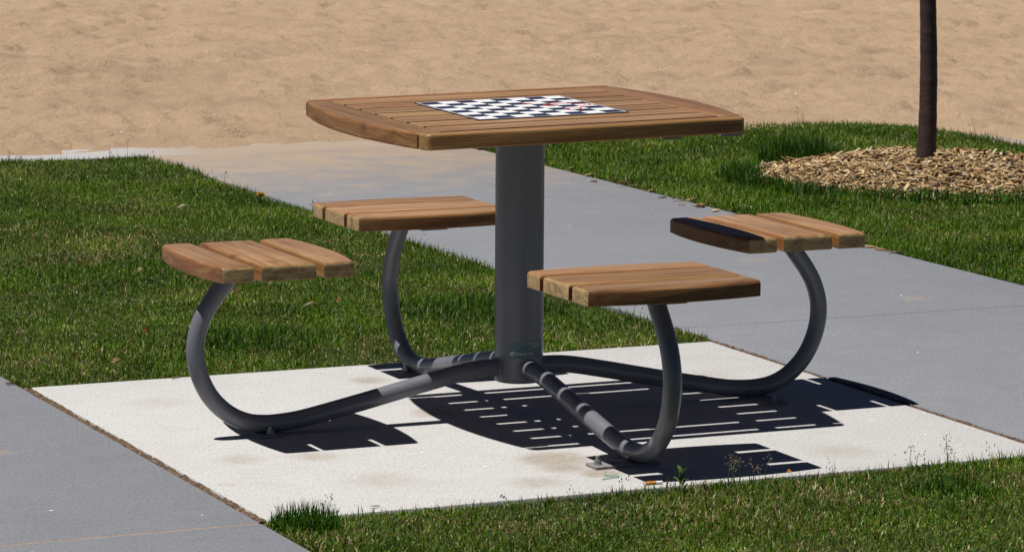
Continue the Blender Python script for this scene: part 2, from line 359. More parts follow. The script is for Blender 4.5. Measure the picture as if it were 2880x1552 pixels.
path(-3.4, -1.002, -7.0, 5.80, 0.0050, JSAND, -0.0016)
path(4.535, 7.6, -3.0, 6.0)
EDGEC = mat_concrete('edge_concrete', (0.45, 0.44, 0.425), (0.38, 0.365, 0.345), (0.50, 0.49, 0.48), dust=(5.6, 7.6))
bm = bmesh.new(); bbox(bm, -1.333, 5.968, -0.045, 7.32, 0.328, 0.09, 0, 0.006)
tag(obj('concrete_edging', fin(bm, 'edging', 40), EDGEC), kind='structure')
pad = tag(obj('concrete_pad', slab_mesh('pad', -0.98, 0.955, -0.90, 0.833, 0.0, 0.11, 0.006), PADC), kind='structure')
for (x0, x1, nm) in ((-1.0015, -0.9805, 'a'), (0.9555, 0.9715, 'b')):      # crumbling filler in the joints beside the pad
    yy = np.arange(-0.9, 0.834, 0.012); prof = [-0.5, -0.3, 0.0, 0.3, 0.5]
    co = []
    for j, y in enumerate(yy):
        for k, pz in enumerate(prof):
            co.append(((x0 + x1) / 2 + pz * (x1 - x0), y, 0.0005 - 0.010 * abs(pz) + 0.012 * (noise2(np.array([y * 40.]), np.array([k * 3.3]), 21)[0] - .55)))
    idx = np.arange(len(co)).reshape(len(yy), 5)
    obj('joint_filler', rawmesh('filler', co, np.stack([idx[:-1, :-1], idx[:-1, 1:], idx[1:, 1:], idx[1:, :-1]], -1).reshape(-1, 4), True), JOINT, pad)

# lawn soil beds (slightly domed) under the grass
MC = (3.60, 4.00); MR = 0.745
def bed(x0, x1, y0, y1):
    gx = np.linspace(x0, x1, 40); gy = np.linspace(y0, y1, 60); GX, GY = np.meshgrid(gx, gy)
    GZ = soil_z(GX, GY)
    i = np.arange(GX.size).reshape(GX.shape)
    tag(obj('lawn_bed', rawmesh('lawn_bed', np.stack([GX, GY, GZ], -1).reshape(-1, 3), np.stack([i[:-1, :-1], i[:-1, 1:], i[1:, 1:], i[1:, :-1]], -1).reshape(-1, 4), True), SOIL), kind='structure')
def soil_z(x, y): return -0.007 + 0.014 * (noise2(x * 2.1, y * 2.1, 40) - .5)
LAWNS = {'back': (-0.998, 0.968, 0.836, 5.795), 'right': (2.334, 4.53, -0.6, 6.03), 'front': (-0.998, 0.968, -2.3, -0.904)}
for k in LAWNS: bed(*LAWNS[k])

# ------------------------------------------------------------------ chess table with four seats
T = empty('picnic_table')
tag(T, 'wooden slat chess table on a grey steel post with four attached seats', 'table')
TH, TT = 0.750, 0.038

def board(outline, t, r=0.006, rb=0.0025, name='board'):
    bm = bmesh.new(); vs = [bm.verts.new((x, y, -t)) for x, y in outline]; f = bm.faces.new(vs)
    r_ = bmesh.ops.extrude_face_region(bm, geom=[f]); top = [g for g in r_['geom'] if isinstance(g, bmesh.types.BMVert)]
    for v in top: v.co.z = 0.0
    bmesh.ops.recalc_face_normals(bm, faces=bm.faces)
    te = [e for e in bm.edges if all(abs(v.co.z) < 1e-6 for v in e.verts)]
    be = [e for e in bm.edges if all(abs(v.co.z + t) < 1e-6 for v in e.verts)]
    ve = [e for e in bm.edges if e not in te and e not in be and len(e.link_faces) == 2 and e.calc_face_angle(0) > 0.6]
    bmesh.ops.bevel(bm, geom=be, offset=rb, segments=1, affect='EDGES')
    te = [e for e in bm.edges if all(abs(v.co.z) < 1e-6 for v in e.verts)]
    bmesh.ops.bevel(bm, geom=te, offset=r, segments=4, profile=0.5, affect='EDGES')
    ve = [e for e in bm.edges if len(e.link_faces) == 2 and abs(e.verts[0].co.z - e.verts[1].co.z) > t * 0.4 and e.calc_face_angle(0) > 0.6]
    return fin(bm, name, 32)
def tx(y): return 0.4565 - 0.052 * (y / 0.388) ** 2
tilt = (0.0128, -0.0140, 0)
# steel straps and mounting plate carry the boards
bm = bmesh.new()
for x, w_ in ((-0.2585, .021), (0.2255, .046)): bbox(bm, x, 0, -TT - .004, w_, 0.735, 0.008)
bbox(bm, 0.380, -.015, -TT - .004, 0.046, 0.72, 0.008); bbox(bm, -0.380, .05, -TT - .004, 0.046, 0.50, 0.008)
bbox(bm, 0, 0, -TT - .0085, 0.50, 0.07, 0.0075); bbox(bm, 0, 0, -TT - .0035, 0.22, 0.22, 0.0065); bbox(bm, 0, 0, -TT - .0046, 0.07, 0.50, 0.0085)
top = obj('tabletop', fin(bm, 'straps'), PAINT, T, (0, 0, TH), tilt)
slat_me = board([(-.3545, -.0430), (.3545, -.0430), (.3545, .0430), (-.3545, .0430)], TT, 0.0014, 0.002, 'slat')
slat_me.materials.append(WOOD)
for k in range(7): obj('slat', slat_me, None, top, (0, (k - 3) * 0.0995, -0.0003 * random.random()))
def rail_outline(s):
    ya, yb = 0.3555, 0.3885; L = []
    L += [(-tx(ya), ya), (tx(ya), ya)]
    for y in (0.362, 0.372): L.append((tx(y), y))
    c = tx(yb); L += [(tx(0.379) - .0008, .379), (c - .003, .3845), (c - .010, yb), (-c + .010, yb), (-c + .003, .3845), (-tx(0.379) + .0008, .379)]
    for y in (0.372, 0.362): L.append((-tx(y), y))
    return L if s > 0 else [(x, -y) for x, y in L][::-1]
for s in (1, -1): obj('rail', board(rail_outline(s), TT, 0.0075, 0.003, 'rail'), WOODR, top)
# curved end boards, built with the grain along local x
ys_ = np.linspace(-0.3482, 0.3482, 25)
eo = [(-0.3482, -0.358), ] + []
eo = [(y, -tx(y)) for y in ys_] + [(0.3482, -0.358), (-0.3482, -0.358)]
end_me = board(eo, TT, 0.0075, 0.003, 'end_board'); end_me.materials.append(WOOD)
for s in (1, -1): obj('end_board', end_me, None, top, (0, 0, 0), (0, 0, math.pi / 2 * s))

# printed chess board let into the top
def mat_chess():
    m = M('chess_print'); O = m.objc(); s = m.n('ShaderNodeSeparateXYZ'); m.l(O, s.inputs[0])
    N = 0.372 / 8
    fx = m.math('FLOOR', m.math('DIVIDE', m.math('ADD', s.outputs[0], 0.186), N)); fy = m.math('FLOOR', m.math('DIVIDE', m.math('ADD', s.outputs[1], 0.186), N))
    chk = m.math('MODULO', m.math('ADD', m.math('ADD', fx, fy), 32.0), 2.0)          # 0 = white at near left
    ax = m.math('ABSOLUTE', s.outputs[0]); ay = m.math('ABSOLUTE', s.outputs[1]); mx = m.math('MAXIMUM', ax, ay)
    inside = m.math('LESS_THAN', mx, 0.186)
    white = m.math('MULTIPLY', inside, m.math('SUBTRACT', 1.0, chk))
    line = m.math('MULTIPLY', m.math('GREATER_THAN', mx, 0.1885), m.math('LESS_THAN', mx, 0.1915))
    w_ = m.math('MAXIMUM', white, line)
    n = m.noise(O, 60, 3); wc = m.mix(m.rng(n, 0.3, 0.8, 0, 0.15), (0.80, 0.80, 0.79), (0.6, 0.58, 0.55))
    c = m.mix(w_, (0.018, 0.022, 0.040), wc)
    return m.set(c, 0.35, 0.45)
CH = mat_chess()
bm = bmesh.new(); bbox(bm, 0, 0, 0.0008, 0.39, 0.39, 0.0032, 0, 0.0006, 1)
chess = obj('chess_board', fin(bm, 'chess_board'), CH, T, (0, 0, TH), tilt)
RED = mat_simple('red_marker', (0.62, 0.05, 0.03), 0.5, var=0.3, scale=200)
def st2xy(s, t): return (-0.195 + 0.39 * s, 0.195 - 0.39 * t)
scrib = [[(.57, .37), (.60, .33), (.63, .35), (.60, .38), (.645, .36)], [(.66, .48), (.69, .52), (.75, .50), (.74, .45), (.69, .45), (.67, .49), (.72, .54)],
         [(.72, .42), (.78, .38), (.86, .38), (.88, .43), (.80, .45), (.76, .42)], [(.72, .80), (.70, .72), (.76, .68), (.80, .72), (.77, .78), (.84, .66), (.87, .61), (.82, .60)],
         [(.87, .50), (.92, .47), (.97, .50), (.94, .56), (.98, .60), (.92, .56), (.89, .58)]]
for L in scrib:
    bm = bmesh.new()
    pts = [np.array(p) for p in catmull([(*st2xy(*q), 0) for q in L], 6)]
    for a, b in zip(pts, pts[1:]):
        d = b - a; n_ = np.array([-d[1], d[0], 0]); ln = np.linalg.norm(n_)
        if ln < 1e-6: continue
        n_ = n_ / ln * 0.0021
        bm.faces.new([bm.verts.new(p + np.array([0, 0, .0030])) for p in (a - n_, b - n_, b + n_, a + n_)])
    bmesh.ops.remove_doubles(bm, verts=bm.verts, dist=.0004)
    obj('marker_stroke', fin(bm, 'stroke'), RED, chess)

# post
PR = 0.0590
bm = bmesh.new(); prof = [(0, .088), (PR - .004, .088), (PR, .091), (PR, .7105), (0, .7105)]
n = 64; rings = []
for r, z in prof: rings.append([bm.verts.new((r * math.cos(2 * math.pi * k / n), r * math.sin(2 * math.pi * k / n), z)) for k in range(n)] if r > 0 else [bm.verts.new((0, 0, z))])
for a, b in zip(rings, rings[1:]):
    for k in range(n):
        if len(a) == 1: bm.faces.new((a[0], b[(k + 1) % n], b[k]))
        elif len(b) == 1: bm.faces.new((a[k], a[(k + 1) % n], b[0]))
        else: bm.faces.new((a[k], a[(k + 1) % n], b[(k + 1) % n], b[k]))
bmesh.ops.recalc_face_normals(bm, faces=bm.faces)
post = obj('post', fin(bm, 'post', 40), PAINT, T)
cdir = np.array([CAM.x, CAM.y]); cdir /= np.linalg.norm(cdir); rdir = np.array([-cdir[1], cdir[0]])
def onpost(s, z, e=0.0):                                                   # s = arc length to the right of the camera-side line
    a = s / PR; p = (cdir * math.cos(a) + rdir * math.sin(a)) * (PR + e); return (p[0], p[1], z)
def mat_sticker():
    m = M('teal_sticker'); n = m.noise(m.pos(), 30, 3)
    return m.set(m.mix(n, (0.070, 0.125, 0.140), (0.095, 0.165, 0.185)), 0.35, 0.4)
STK = mat_sticker()
s0, s1 = math.radians(-22.7) * PR, math.radians(66) * PR
bm = bmesh.new(); K = 22; gr = [[bm.verts.new(onpost(s0 + (s1 - s0) * k / K, z, .0004)) for k in range(K + 1)] for z in (.151, .190)]
for k in range(K): bm.faces.new((gr[0][k], gr[0][k + 1], gr[1][k + 1], gr[1][k]))
obj('sticker', fin(bm, 'sticker', 60), STK, post)
LETT = mat_simple('sticker_print', (0.62, 0.64, 0.65), 0.5, var=0.1)
cu = bpy.data.curves.new('brand_text', 'FONT'); cu.body = 'MAGLIN'; cu.size = 0.0098; cu.space_character = 1.25; cu.resolution_u = 3
to = bpy.data.objects.new('t', cu); COL.objects.link(to); bpy.context.view_layer.update()
tm = bpy.data.meshes.new_from_object(to.evaluated_get(bpy.context.evaluated_depsgraph_get())); COL.objects.unlink(to)
tv = [v.co.copy() for v in tm.vertices]; tw = max(v.x for v in tv); S0 = math.radians(-7.5) * PR; SC = (math.radians(32.5) * PR - S0) / tw
bm = bmesh.new(); bm.from_mesh(tm)
for v in bm.verts: v.co = Vector(onpost(S0 + v.co.x * SC, 0.1585 + v.co.y * 1.0, .0009))
# round swirl mark left of the word: a disc with a hooked cut
cs, cz, cr = math.radians(-15.2) * PR, 0.1618, 0.0060
def ringpart(a0, a1, r0, r1, k=18):
    g = [[bm.verts.new(onpost(cs + r * math.cos(a0 + (a1 - a0) * i / k), cz + r * math.sin(a0 + (a1 - a0) * i / k), .0009)) for i in range(k + 1)] for r in (r0, r1)]
    for i in range(k): bm.faces.new((g[0][i], g[0][i + 1], g[1][i + 1], g[1][i]))
ringpart(-0.2, math.pi * 1.75, cr * .62, cr); ringpart(0.15, math.pi * 0.95, cr * .1, cr * .5); ringpart(-.15, .15, cr * .1, cr * .9, 4)
for (a, b, z) in ((10, 52, .1862), (34, 56, .1828), (33, 56, .1792), (34, 50, .1758)):                # fine print: hairline rows
    x = a
    while x < b:
        wd = random.uniform(1.5, 4.5); g = [bm.verts.new(onpost(math.radians(q) * PR, zz, .0009)) for q, zz in ((x, z), (x + wd, z), (x + wd, z + .0011), (x, z + .0011))]
        bm.faces.new(g); x += wd + 1.0
obj('lettering', fin(bm, 'lettering'), LETT, post)

# arms, feet, seats (local +x points away from the post)
prof = [(0.045, .1235), (0.10, .1225), (.15, .1165), (.233, .100), (.32, .0815), (.41, .0625), (.50, .0445), (.565, .0325), (.61, .0280), (.655, .0275), (.70, .0345), (.745, .0560), (.785, .0930), (.811, .137), (.825, .185), (.826, .231), (.812, .281), (.787, .324), (.757, .363), (.735, .392)]
bm = bmesh.new(); tube(bm, [(x, 0, z) for x, z in catmull([(a, b) for a, b in prof], 5)], 0.0212, 24)
arm_me = fin(bm, 'arm', 50); arm_me.materials.append(PAINT)
bm = bmesh.new()
tube(bm, [(PR - .004 + .004 * math.cos(a) * 0, 0, 0) for a in (0,)] if False else [(0.0555 , .0212 * math.cos(t), .1235 + .0212 * math.sin(t)) for t in np.linspace(0, 2 * math.pi, 25)], 0.0055, 8, False)
weld_me = fin(bm, 'weld', 60); weld_me.materials.append(PAINT)
bm = bmesh.new(); bbox(bm, 0.652, -.035, 0.0035, 0.058, 0.160, 0.007, 0, 0.001, 1)
foot_me = fin(bm, 'foot'); foot_me.materials.append(RUST)
bm = bmesh.new(); bcyl(bm, (0, 0, 0), .0105, .0018, 16); bcyl(bm, (0, 0, .0018), .0082, .0085, 6); bcyl(bm, (0, 0, .0103), .0046, .0085, 10)
bolt_me = fin(bm, 'bolt'); bolt_me.materials.append(ZINC)
ST = 0.0375; SL = 0.2157; SW = 0.161
def so_y(x): return SW + 0.021 * (1 - (x / SL) ** 2)
mid_me = board([(-SL, -.0665), (SL, -.0665), (SL, .0665), (-SL, .0665)], ST, 0.0095, 0.002, 'seat_board'); mid_me.materials.append(WOOD)
xs_ = np.linspace(SL, -SL, 21)
oo = [(-SL, .0860), (SL, .0860), (SL, SW - .007)] + [(x * .985, so_y(x)) for x in xs_] + [(-SL, SW - .007)]
out_me = board(oo, ST, 0.0095, 0.002, 'seat_board'); out_me.materials.append(WOOD)
bm = bmesh.new()
for y in (-.075, .075): bbox(bm, 0, y, -ST - .003, 0.262, 0.05, 0.006)
bbox(bm, 0, 0, -ST - .0036, 0.07, 0.30, 0.007); bbox(bm, 0, 0, -ST - .0032, 0.20, 0.12, 0.006)
for y in (-.125, .125):
    for x in (-.12, .12): bbox(bm, x, y * .62, -ST - .008, .012, .012, .006)
seat_me = fin(bm, 'seat_bracket'); seat_me.materials.append(PAINT)
HS = 0.398 + ST
for k, (ang, sl) in enumerate(((math.pi, 'seat under the pale streaked boards'), (math.pi / 2, ''), (0, ''), (-math.pi / 2, ''))):
    rz = (0, 0, ang)
    arm = obj('arm', arm_me, None, T, (0, 0, 0), rz)
    obj('weld_bead', weld_me, None, arm)
    fp = obj('foot_plate', foot_me, None, arm)
    for s in (-.098, .028): obj('bolt', bolt_me, None, arm, (0.652, s, .007), (0, 0, random.random()))
    d = Vector((math.cos(ang), math.sin(ang), 0))
    seat = obj('seat', seat_me, None, T, d * 0.6745 + Vector((0, 0, HS)), (0, 0, ang - math.pi / 2))
    obj('seat_board', mid_me, None, seat, (0, 0, random.uniform(-.0005, .0005)))
    obj('seat_board', out_me, None, seat); obj('seat_board', out_me, None, seat, (0, 0, 0), (0, 0, math.pi))

# ------------------------------------------------------------------ mulch ring and young tree
def mound(x, y):
    r = np.sqrt((x - MC[0]) ** 2 + (y - MC[1]) ** 2) / MR
    return -0.012 + 0.085 * np.clip(1 - r ** 2.0, 0, 1) + 0.018 * (noise2(x * 6, y * 6, 60) - .5)
rr = np.linspace(0, 1, 22); aa = np.linspace(0, 2 * math.pi, 61)[:-1]
co = [(MC[0] + MR * r * math.cos(a), MC[1] + MR * r * math.sin(a)) for r in rr for a in aa]; co = np.array(co)
co = np.column_stack([co, mound(co[:, 0], co[:, 1])]); idx = np.arange(len(co)).reshape(22, 60); idx = np.column_stack([idx, idx[:, :1]])
MULCHB = mat_simple('mulch_bed', (0.15, 0.095, 0.045), 0.95, var=0.6, scale=50)
mulch = tag(obj('mulch_bed', rawmesh('mulch_bed', co, np.stack([idx[:-1, :-1], idx[1:, :-1], idx[1:, 1:], idx[:-1, 1:]], -1).reshape(-1, 4), True), MULCHB), kind='structure')
def chip_geo(L, W, H):
    v = []
    e0, e1 = random.uniform(.5, 1), random.uniform(.25, .9); sk = random.uniform(-.25, .25)
    for x, s in ((-.5, e0), (random.uniform(-.1, .15), 1.0), (.5, e1)):
        b = random.uniform(-.25, .25) * H
        for yy, zz in ((-.5, -.5), (.5, -.5), (.5, .5), (-.5, .5)):
            v.append(((x + sk * yy * W / L * 2) * L, yy * W * s * random.uniform(.85, 1.1), zz * H * (0.6 + .4 * s) + b))
    f = [(3, 2, 1, 0), (8, 9, 10, 11)]
    for r in (0, 4):
        for k in range(4): f.append((r + k, r + (k + 1) % 4, r + 4 + (k + 1) % 4, r + 4 + k))
    return np.array(v), f
chip_meshes = []
for k in range(14):
    v, f = chip_geo(random.uniform(.028, .062), random.uniform(.007, .016), random.uniform(.003, .006))
    me = bpy.data.meshes.new('wood_chip'); me.from_pydata([tuple(p) for p in v], [], f); me.materials.append(CHIP1); me.update(); chip_meshes.append(me)
def mulch_r(th): return MR * (0.97 + 0.06 * math.sin(3 * th + 1) + .03 * math.sin(7 * th))
def rand_mulch(rmax=1.0):
    th = random.uniform(0, 2 * math.pi); r = math.sqrt(random.random()) * mulch_r(th) * rmax; return MC[0] + r * math.cos(th), MC[1] + r * math.sin(th)
V = []; Fq = []
for k in range(8200):
    x, y = rand_mulch(1.02)
    z = float(mound(np.array([x]), np.array([y]))[0])
    v, f = chip_geo(random.uniform(.015, .052), random.uniform(.005, .014), random.uniform(.002, .005))
    rot = Matrix.Rotation(random.uniform(0, 6.28), 3, 'Z') @ Matrix.Rotation(random.gauss(0, .28), 3, 'Y') @ Matrix.Rotation(random.gauss(0, .35), 3, 'X')
    v = v @ np.array(rot).T + np.array([x, y, z + random.uniform(.001, .014)]); b = len(V) * 12; V.append(v)
    Fq += [tuple(i + b for i in q) for q in f]
me = rawmesh('wood_chips', np.concatenate(V), np.array(Fq)); tag(obj('wood_chips', me, CHIPN, mulch), kind='stuff')
cnt = 0
while cnt < 290:
    x, y = rand_mulch(0.97)
    if (x - CAM.x) * R_.x + (y - CAM.y) * R_.y > 2.05: continue              # only where the picture shows them
    z = float(mound(np.array([x]), np.array([y]))[0])
    obj('wood_chip', random.choice(chip_meshes), None, mulch, (x, y, z + random.uniform(.013, .022)), (random.gauss(0, .3), random.gauss(0, .28), random.uniform(0, 6.28))); cnt += 1

TREE = empty('young_tree', (3.493, 3.954, 0.045))
tag(TREE, 'young tree with smooth dark brown trunk rising from the wood chip mulch', 'tree')
tp = [(0, 0, -.05, .0385), (0.001, 0, .05, .0372), (.004, 0, .2, .0345), (.003, 0, .38, .0332), (-.003, 0, .55, .0318), (-.012, 0, .75, .0300), (-.02, .01, 1.1, .028), (-.02, .01, 1.6, .025), (0, .02, 2.2, .021), (.03, .0, 2.9, .015), (.02, -.02, 3.6, .008), (.02, -.02, 4.2, .003)]
cp = catmull(tp, 14); bm = bmesh.new()
tube(bm, [p[:3] for p in cp], [p[3] * (1 + .010 * math.sin(p[2] * 43) + .012 * math.sin(p[2] * 97 + 1)) for p in cp], 22)
limbs = []
for k in range(11):
    z0 = 2.1 + k * .15; a = k * 2.4; L = .75 - .04 * k
    b0 = Vector((0.01, 0, z0)); pts = [b0, b0 + Vector((math.cos(a) * L * .4, math.sin(a) * L * .4, L * .38)), b0 + Vector((math.cos(a) * L * .75, math.sin(a) * L * .75, L * .85))]
    pts = [tuple(p) for p in catmull(pts, 5)]; limbs.append(pts)
trunk = obj('trunk', fin(bm, 'trunk', 70), BARK, TREE)
bm = bmesh.new()
for pts in limbs: tube(bm, pts, [.011 * (1 - .75 * i / len(pts)) for i in range(len(pts))], 7)
obj('limbs', fin(bm, 'limbs', 60), BARK, TREE)
lv, lf = [], []
for k in range(4200):
    pts = limbs[k % len(limbs)] if k % 7 else [(0.02, -.02, random.uniform(3.2, 4.3))]; p = Vector(random.choice(pts[len(pts) // 3:])) + Vector((random.gauss(0, .13), random.gauss(0, .13), random.gauss(.02, .13)))
    m3 = Matrix.Rotation(random.uniform(0, 6.28), 3, 'Z') @ Matrix.Rotation(random.gauss(.5, .6), 3, 'X'); s = random.uniform(.03, .055); b = len(lv)
    for q in ((0, 0, 0), (.35, .5, .06), (0, 1, 0), (-.35, .5, .06)): lv.append(tuple(p + m3 @ (Vector(q) * s)))
    lf.append((b, b + 1, b + 2, b + 3))
obj('crown', rawmesh('crown', np.array(lv), np.array(lf)), LEAF, TREE)

# ------------------------------------------------------------------ grass
GREENS = np.array([[.021, .055, .003], [.042, .099, .004], [.074, .148, .007], [.136, .212, .015], [.255, .305, .055]])
STRAWS = np.array([[.34, .26, .12], [.22, .15, .06], [.17, .075, .028], [.50, .43, .25]])
def blades(x, y, h, lean, wid, col, z0=None):
    n = len(x); z = soil_z(x, y) if z0 is None else z0
    ph = rng.uniform(0, 2 * math.pi, n); wd = ph + math.pi / 2 + rng.normal(0, .5, n)
    dx, dy = np.cos(ph), np.sin(ph); wx, wy = np.cos(wd) * wid / 2, np.sin(wd) * wid / 2
    a1 = lean * .55; m1 = .55 * h; mx, mz = m1 * np.sin(a1), m1 * np.cos(a1)
    a2 = lean * 1.35; tx_, tz = mx + .45 * h * np.sin(a2), mz + .45 * h * np.cos(a2)
    base = np.stack([x, y, z - .004], -1)
    W = np.stack([wx, wy, np.zeros(n)], -1)
    mid = base + np.stack([dx * mx, dy * mx, mz], -1); tip = base + np.stack([dx * tx_, dy * tx_, tz], -1)
    v = np.stack([base - W, base + W, mid - W * .85, mid + W * .85, tip], 1).reshape(-1, 3)
    b = (np.arange(n) * 5)[:, None]
    f = np.concatenate([b + np.array([[0, 1, 3]]), b + np.array([[0, 3, 2]]), b + np.array([[2, 3, 4]])], 0)
    return v, f, np.repeat(col, 5, axis=0)
def grass_object(name, chunks, parent=None):
    vs, fs, cs, off = [], [], [], 0
    for v, f, c in chunks: vs.append(v); fs.append(f + off); cs.append(c); off += len(v)
    me = rawmesh(name, np.concatenate(vs), np.concatenate(fs)); c = np.concatenate(cs)
    at = me.attributes.new('blade_col', 'FLOAT_COLOR', 'POINT'); at.data.foreach_set('color', np.column_stack([c, np.ones(len(c))]).astype(np.float32).ravel())
    return obj(name, me, BLADE, parent)
def colours(x, y, straw, dark=0.0):
    n = len(x); g = rng.beta(2.0, 2.4, n) * 3.999; g = np.clip(g + 1.5 * (noise2(x * 3.3, y * 3.3, 70) - .5) - dark, 0, 3.99); i = g.astype(int); t = (g - i)[:, None]
    c = GREENS[i] * (1 - t) + GREENS[i + 1] * t
    pf = straw * (0.22 + 1.2 * noise2(x * 2.6, y * 2.6, 71) ** 2 + 2.2 * np.clip(noise2(x * 8, y * 8, 72) - .58, 0, 1))
    s = rng.random(n) < pf; c[s] = STRAWS[rng.integers(0, 4, s.sum())] * rng.uniform(.6, 1.1, (s.sum(), 1))
    return c * rng.uniform(.65, 1.3, (n, 1)) * (.80 + .42 * noise2(x * 6.5, y * 6.5, 75))[:, None], s
def lawn(key, dens, hmean, wid, straw, keep=None):
    x0, x1, y0, y1 = LAWNS[key]; n = int((x1 - x0) * (y1 - y0) * dens)
    x = rng.uniform(x0 + .004, x1 - .004, n); y = rng.uniform(y0 + .004, y1 - .004, n)
    if keep is not None: k = keep(x, y); x, y = x[k], y[k]
    d = noise2(x * 14, y * 14, 73); k = rng.random(len(x)) < .45 + .75 * d; x, y = x[k], y[k]
    n = len(x); c, s = colours(x, y, straw)
    patch = noise2(x * 3.1, y * 3.1, 74)
    ed = np.minimum.reduce([x - x0, x1 - x, y - y0, y1 - y])
    h = hmean * rng.uniform(.5, 1.35, n) * (.65 + .7 * patch) * np.where(ed < .04, 1.25, 1.0)
    lean = np.abs(rng.normal(.85, .5, n)); lean[s] += .5
    return blades(x, y, h, lean, wid * rng.uniform(.7, 1.3, n), c)
def tuft(cx, cy, r, n, h, wid=.003, z0=None, straw=.02, dark=1.1, lean=.5):
    a = rng.uniform(0, 2 * math.pi, n); q = np.sqrt(rng.random(n)) * r; x = cx + q * np.cos(a); y = cy + q * np.sin(a)
    c, s = colours(x, y, straw, dark); c = c * np.array([[.75, .92, 1.25]])
    hh = h * rng.uniform(.55, 1.2, n) * (1 - .35 * (q / r) ** 2)
    return blades(x, y, hh, np.abs(rng.normal(lean, .3, n)), wid * rng.uniform(.7, 1.2, n), c, None if z0 is None else np.full(n, z0))
def stalks(pts):
    V, F, Cc = [], [], []; off = 0
    for (x, y, h) in pts:
        n = 1; c = np.array([[.20, .19, .09]])
        v, f, cc = blades(np.array([x]), np.array([y]), np.array([h]), np.array([random.uniform(.05, .3)]), np.array([.0016]), c); V.append(v); F.append(f + off); Cc.append(cc); off += len(v)
        tip = v[-1]; k = random.randint(5, 10)
        for j in range(k):
            p = tip + np.array([random.gauss(0, .008), random.gauss(0, .008), -random.uniform(0, .035)]); s = random.uniform(.002, .004)
            vv = np.array([p + (0, 0, s), p + (s * .5, 0, 0), p + (-s * .3, s * .4, 0), p + (-s * .3, -s * .4, 0), p + (0, 0, -s)]); ff = np.array([[0, 1, 2], [0, 2, 3], [0, 3, 1], [4, 2, 1], [4, 3, 2], [4, 1, 3]])
            V.append(vv); F.append(ff + off); Cc.append(np.tile([[.16, .12, .075]], (5, 1)) * random.uniform(.6, 1.5)); off += 5
    return np.concatenate(V), np.concatenate(F), np.concatenate(Cc)
def edge_stalks(n, x0, x1, y0, y1, h0, h1): return [(random.uniform(x0, x1), random.uniform(y0, y1), random.uniform(h0, h1)) for _ in range(n)]

ob = grass_object('grass', [lawn('back', 38000, .0215, .0026, .30, lambda x, y: x > -1.05 + (y - .97) * .288 - .5),
    stalks(edge_stalks(9, .90, .965, .9, 5.7, .045, .075) + edge_stalks(4, .0, .95, 5.7, 5.78, .05, .09) + [(.826, 5.70, .15), (.87, 5.72, .11), (.60, 5.74, .09)])])
tag(ob, 'mown green lawn with straw flecks between the two grey paths behind the table', 'grass', kind='stuff')
def keep_right(x, y):
    r = np.hypot(x - MC[0], y - MC[1]); th = np.arctan2(y - MC[1], x - MC[0])
    rm = MR * (0.97 + 0.06 * np.sin(3 * th + 1) + .03 * np.sin(7 * th)) - .02 + .10 * (noise2(x * 8, y * 8, 80) - .5)
    cor = (x > 4.1) & (y > 5.55) & (np.hypot(x - 4.1, y - 5.55) > .43)
    return (r > rm) & ~cor & (y > 1.4 + (x - 2.32) * 1.58 - .8)
ob = grass_object('grass', [lawn('right', 28000, .027, .0030, .18, keep_right),
    stalks(edge_stalks(6, 4.35, 4.5, 4.2, 5.5, .08, .15) + edge_stalks(4, 3.4, 4.2, 5.9, 6.0, .06, .10))] +
    [tuft(MC[0] + (MR + .03) * math.cos(t), MC[1] + (MR + .03) * math.sin(t), .10, 170, .075, .0038, dark=.9) for t in np.linspace(2.5, 5.6, 26)])
tag(ob, 'thicker green lawn around the wood chip ring at the right of the path', 'grass', kind='stuff')
ob = grass_object('grass', [lawn('front', 47000, .0235, .0024, .30),
    stalks(edge_stalks(6, -.9, .9, -.96, -.91, .035, .06))])
tag(ob, 'green and straw coloured lawn in front of the pale concrete pad', 'grass', kind='stuff')

def tuft_thing(label, *a, **k):
    cx, cy = a[0], a[1]; v, f, c = tuft(*a, **k); v = v - np.array([cx, cy, 0]); o = grass_object('grass_tuft', [(v, f, c)]); o.location = (cx, cy, 0)
    tag(o, label, 'grass tuft', 'dark grass tufts standing out of the lawns')
tuft_thing('dark bluish grass tuft in the lawn behind the leftmost seat arm', -.19, 1.36, .21, 900, .046, dark=.75)
tuft_thing('dark bluish grass tuft in the lawn just behind the central post', .60, 1.62, .27, 1400, .050, dark=.85)
tuft_thing('tall dark green grass clump at the far left edge of the wood chip ring', 3.33, 4.66, .165, 1250, .150, wid=.0038, lean=.5, dark=.9)
tuft_thing('dark upright grass tuft at the front left corner of the pale pad', -.925, -.975, .075, 620, .062, wid=.0028, lean=.4)
tuft_thing('dark low grass patch near the lower right corner of the front lawn', .52, -1.16, .11, 480, .036, dark=.7)

def stalk_plant(label, x, y, hs):
    t = empty('seed_stalk_plant', (x, y, -.016)); tag(t, label, 'plant', 'seeding grass plants at the front pad edge')
    for h in hs:
        dx, dy = random.gauss(0, .012), random.gauss(0, .006); lx, ly = random.gauss(0, .1), random.gauss(0, .08)
        bm = bmesh.new(); pts = [(dx + lx * h * q * q, dy + ly * h * q * q, h * q) for q in (0, .35, .7, 1)]; tube(bm, pts, [.0009, .0008, .0006, .0004], 5)
        st = obj('stem', fin(bm, 'stem'), STEM, t)
        bm = bmesh.new()
        for j in range(11):
            q = random.uniform(.62, 1.02); sp = .012 * (1.15 - q)*2.2
            p = Vector((dx + lx * h * q * q + random.gauss(0, sp), dy + ly * h * q * q + random.gauss(0, sp), h * q))
            bmesh.ops.create_icosphere(bm, subdivisions=1, radius=.0015, matrix=Matrix.Translation(p) @ Matrix.Diagonal((.8, .8, 1.5, 1)))
        tag(obj('seed_head', fin(bm, 'seed_head'), SEED, t), kind='stuff')
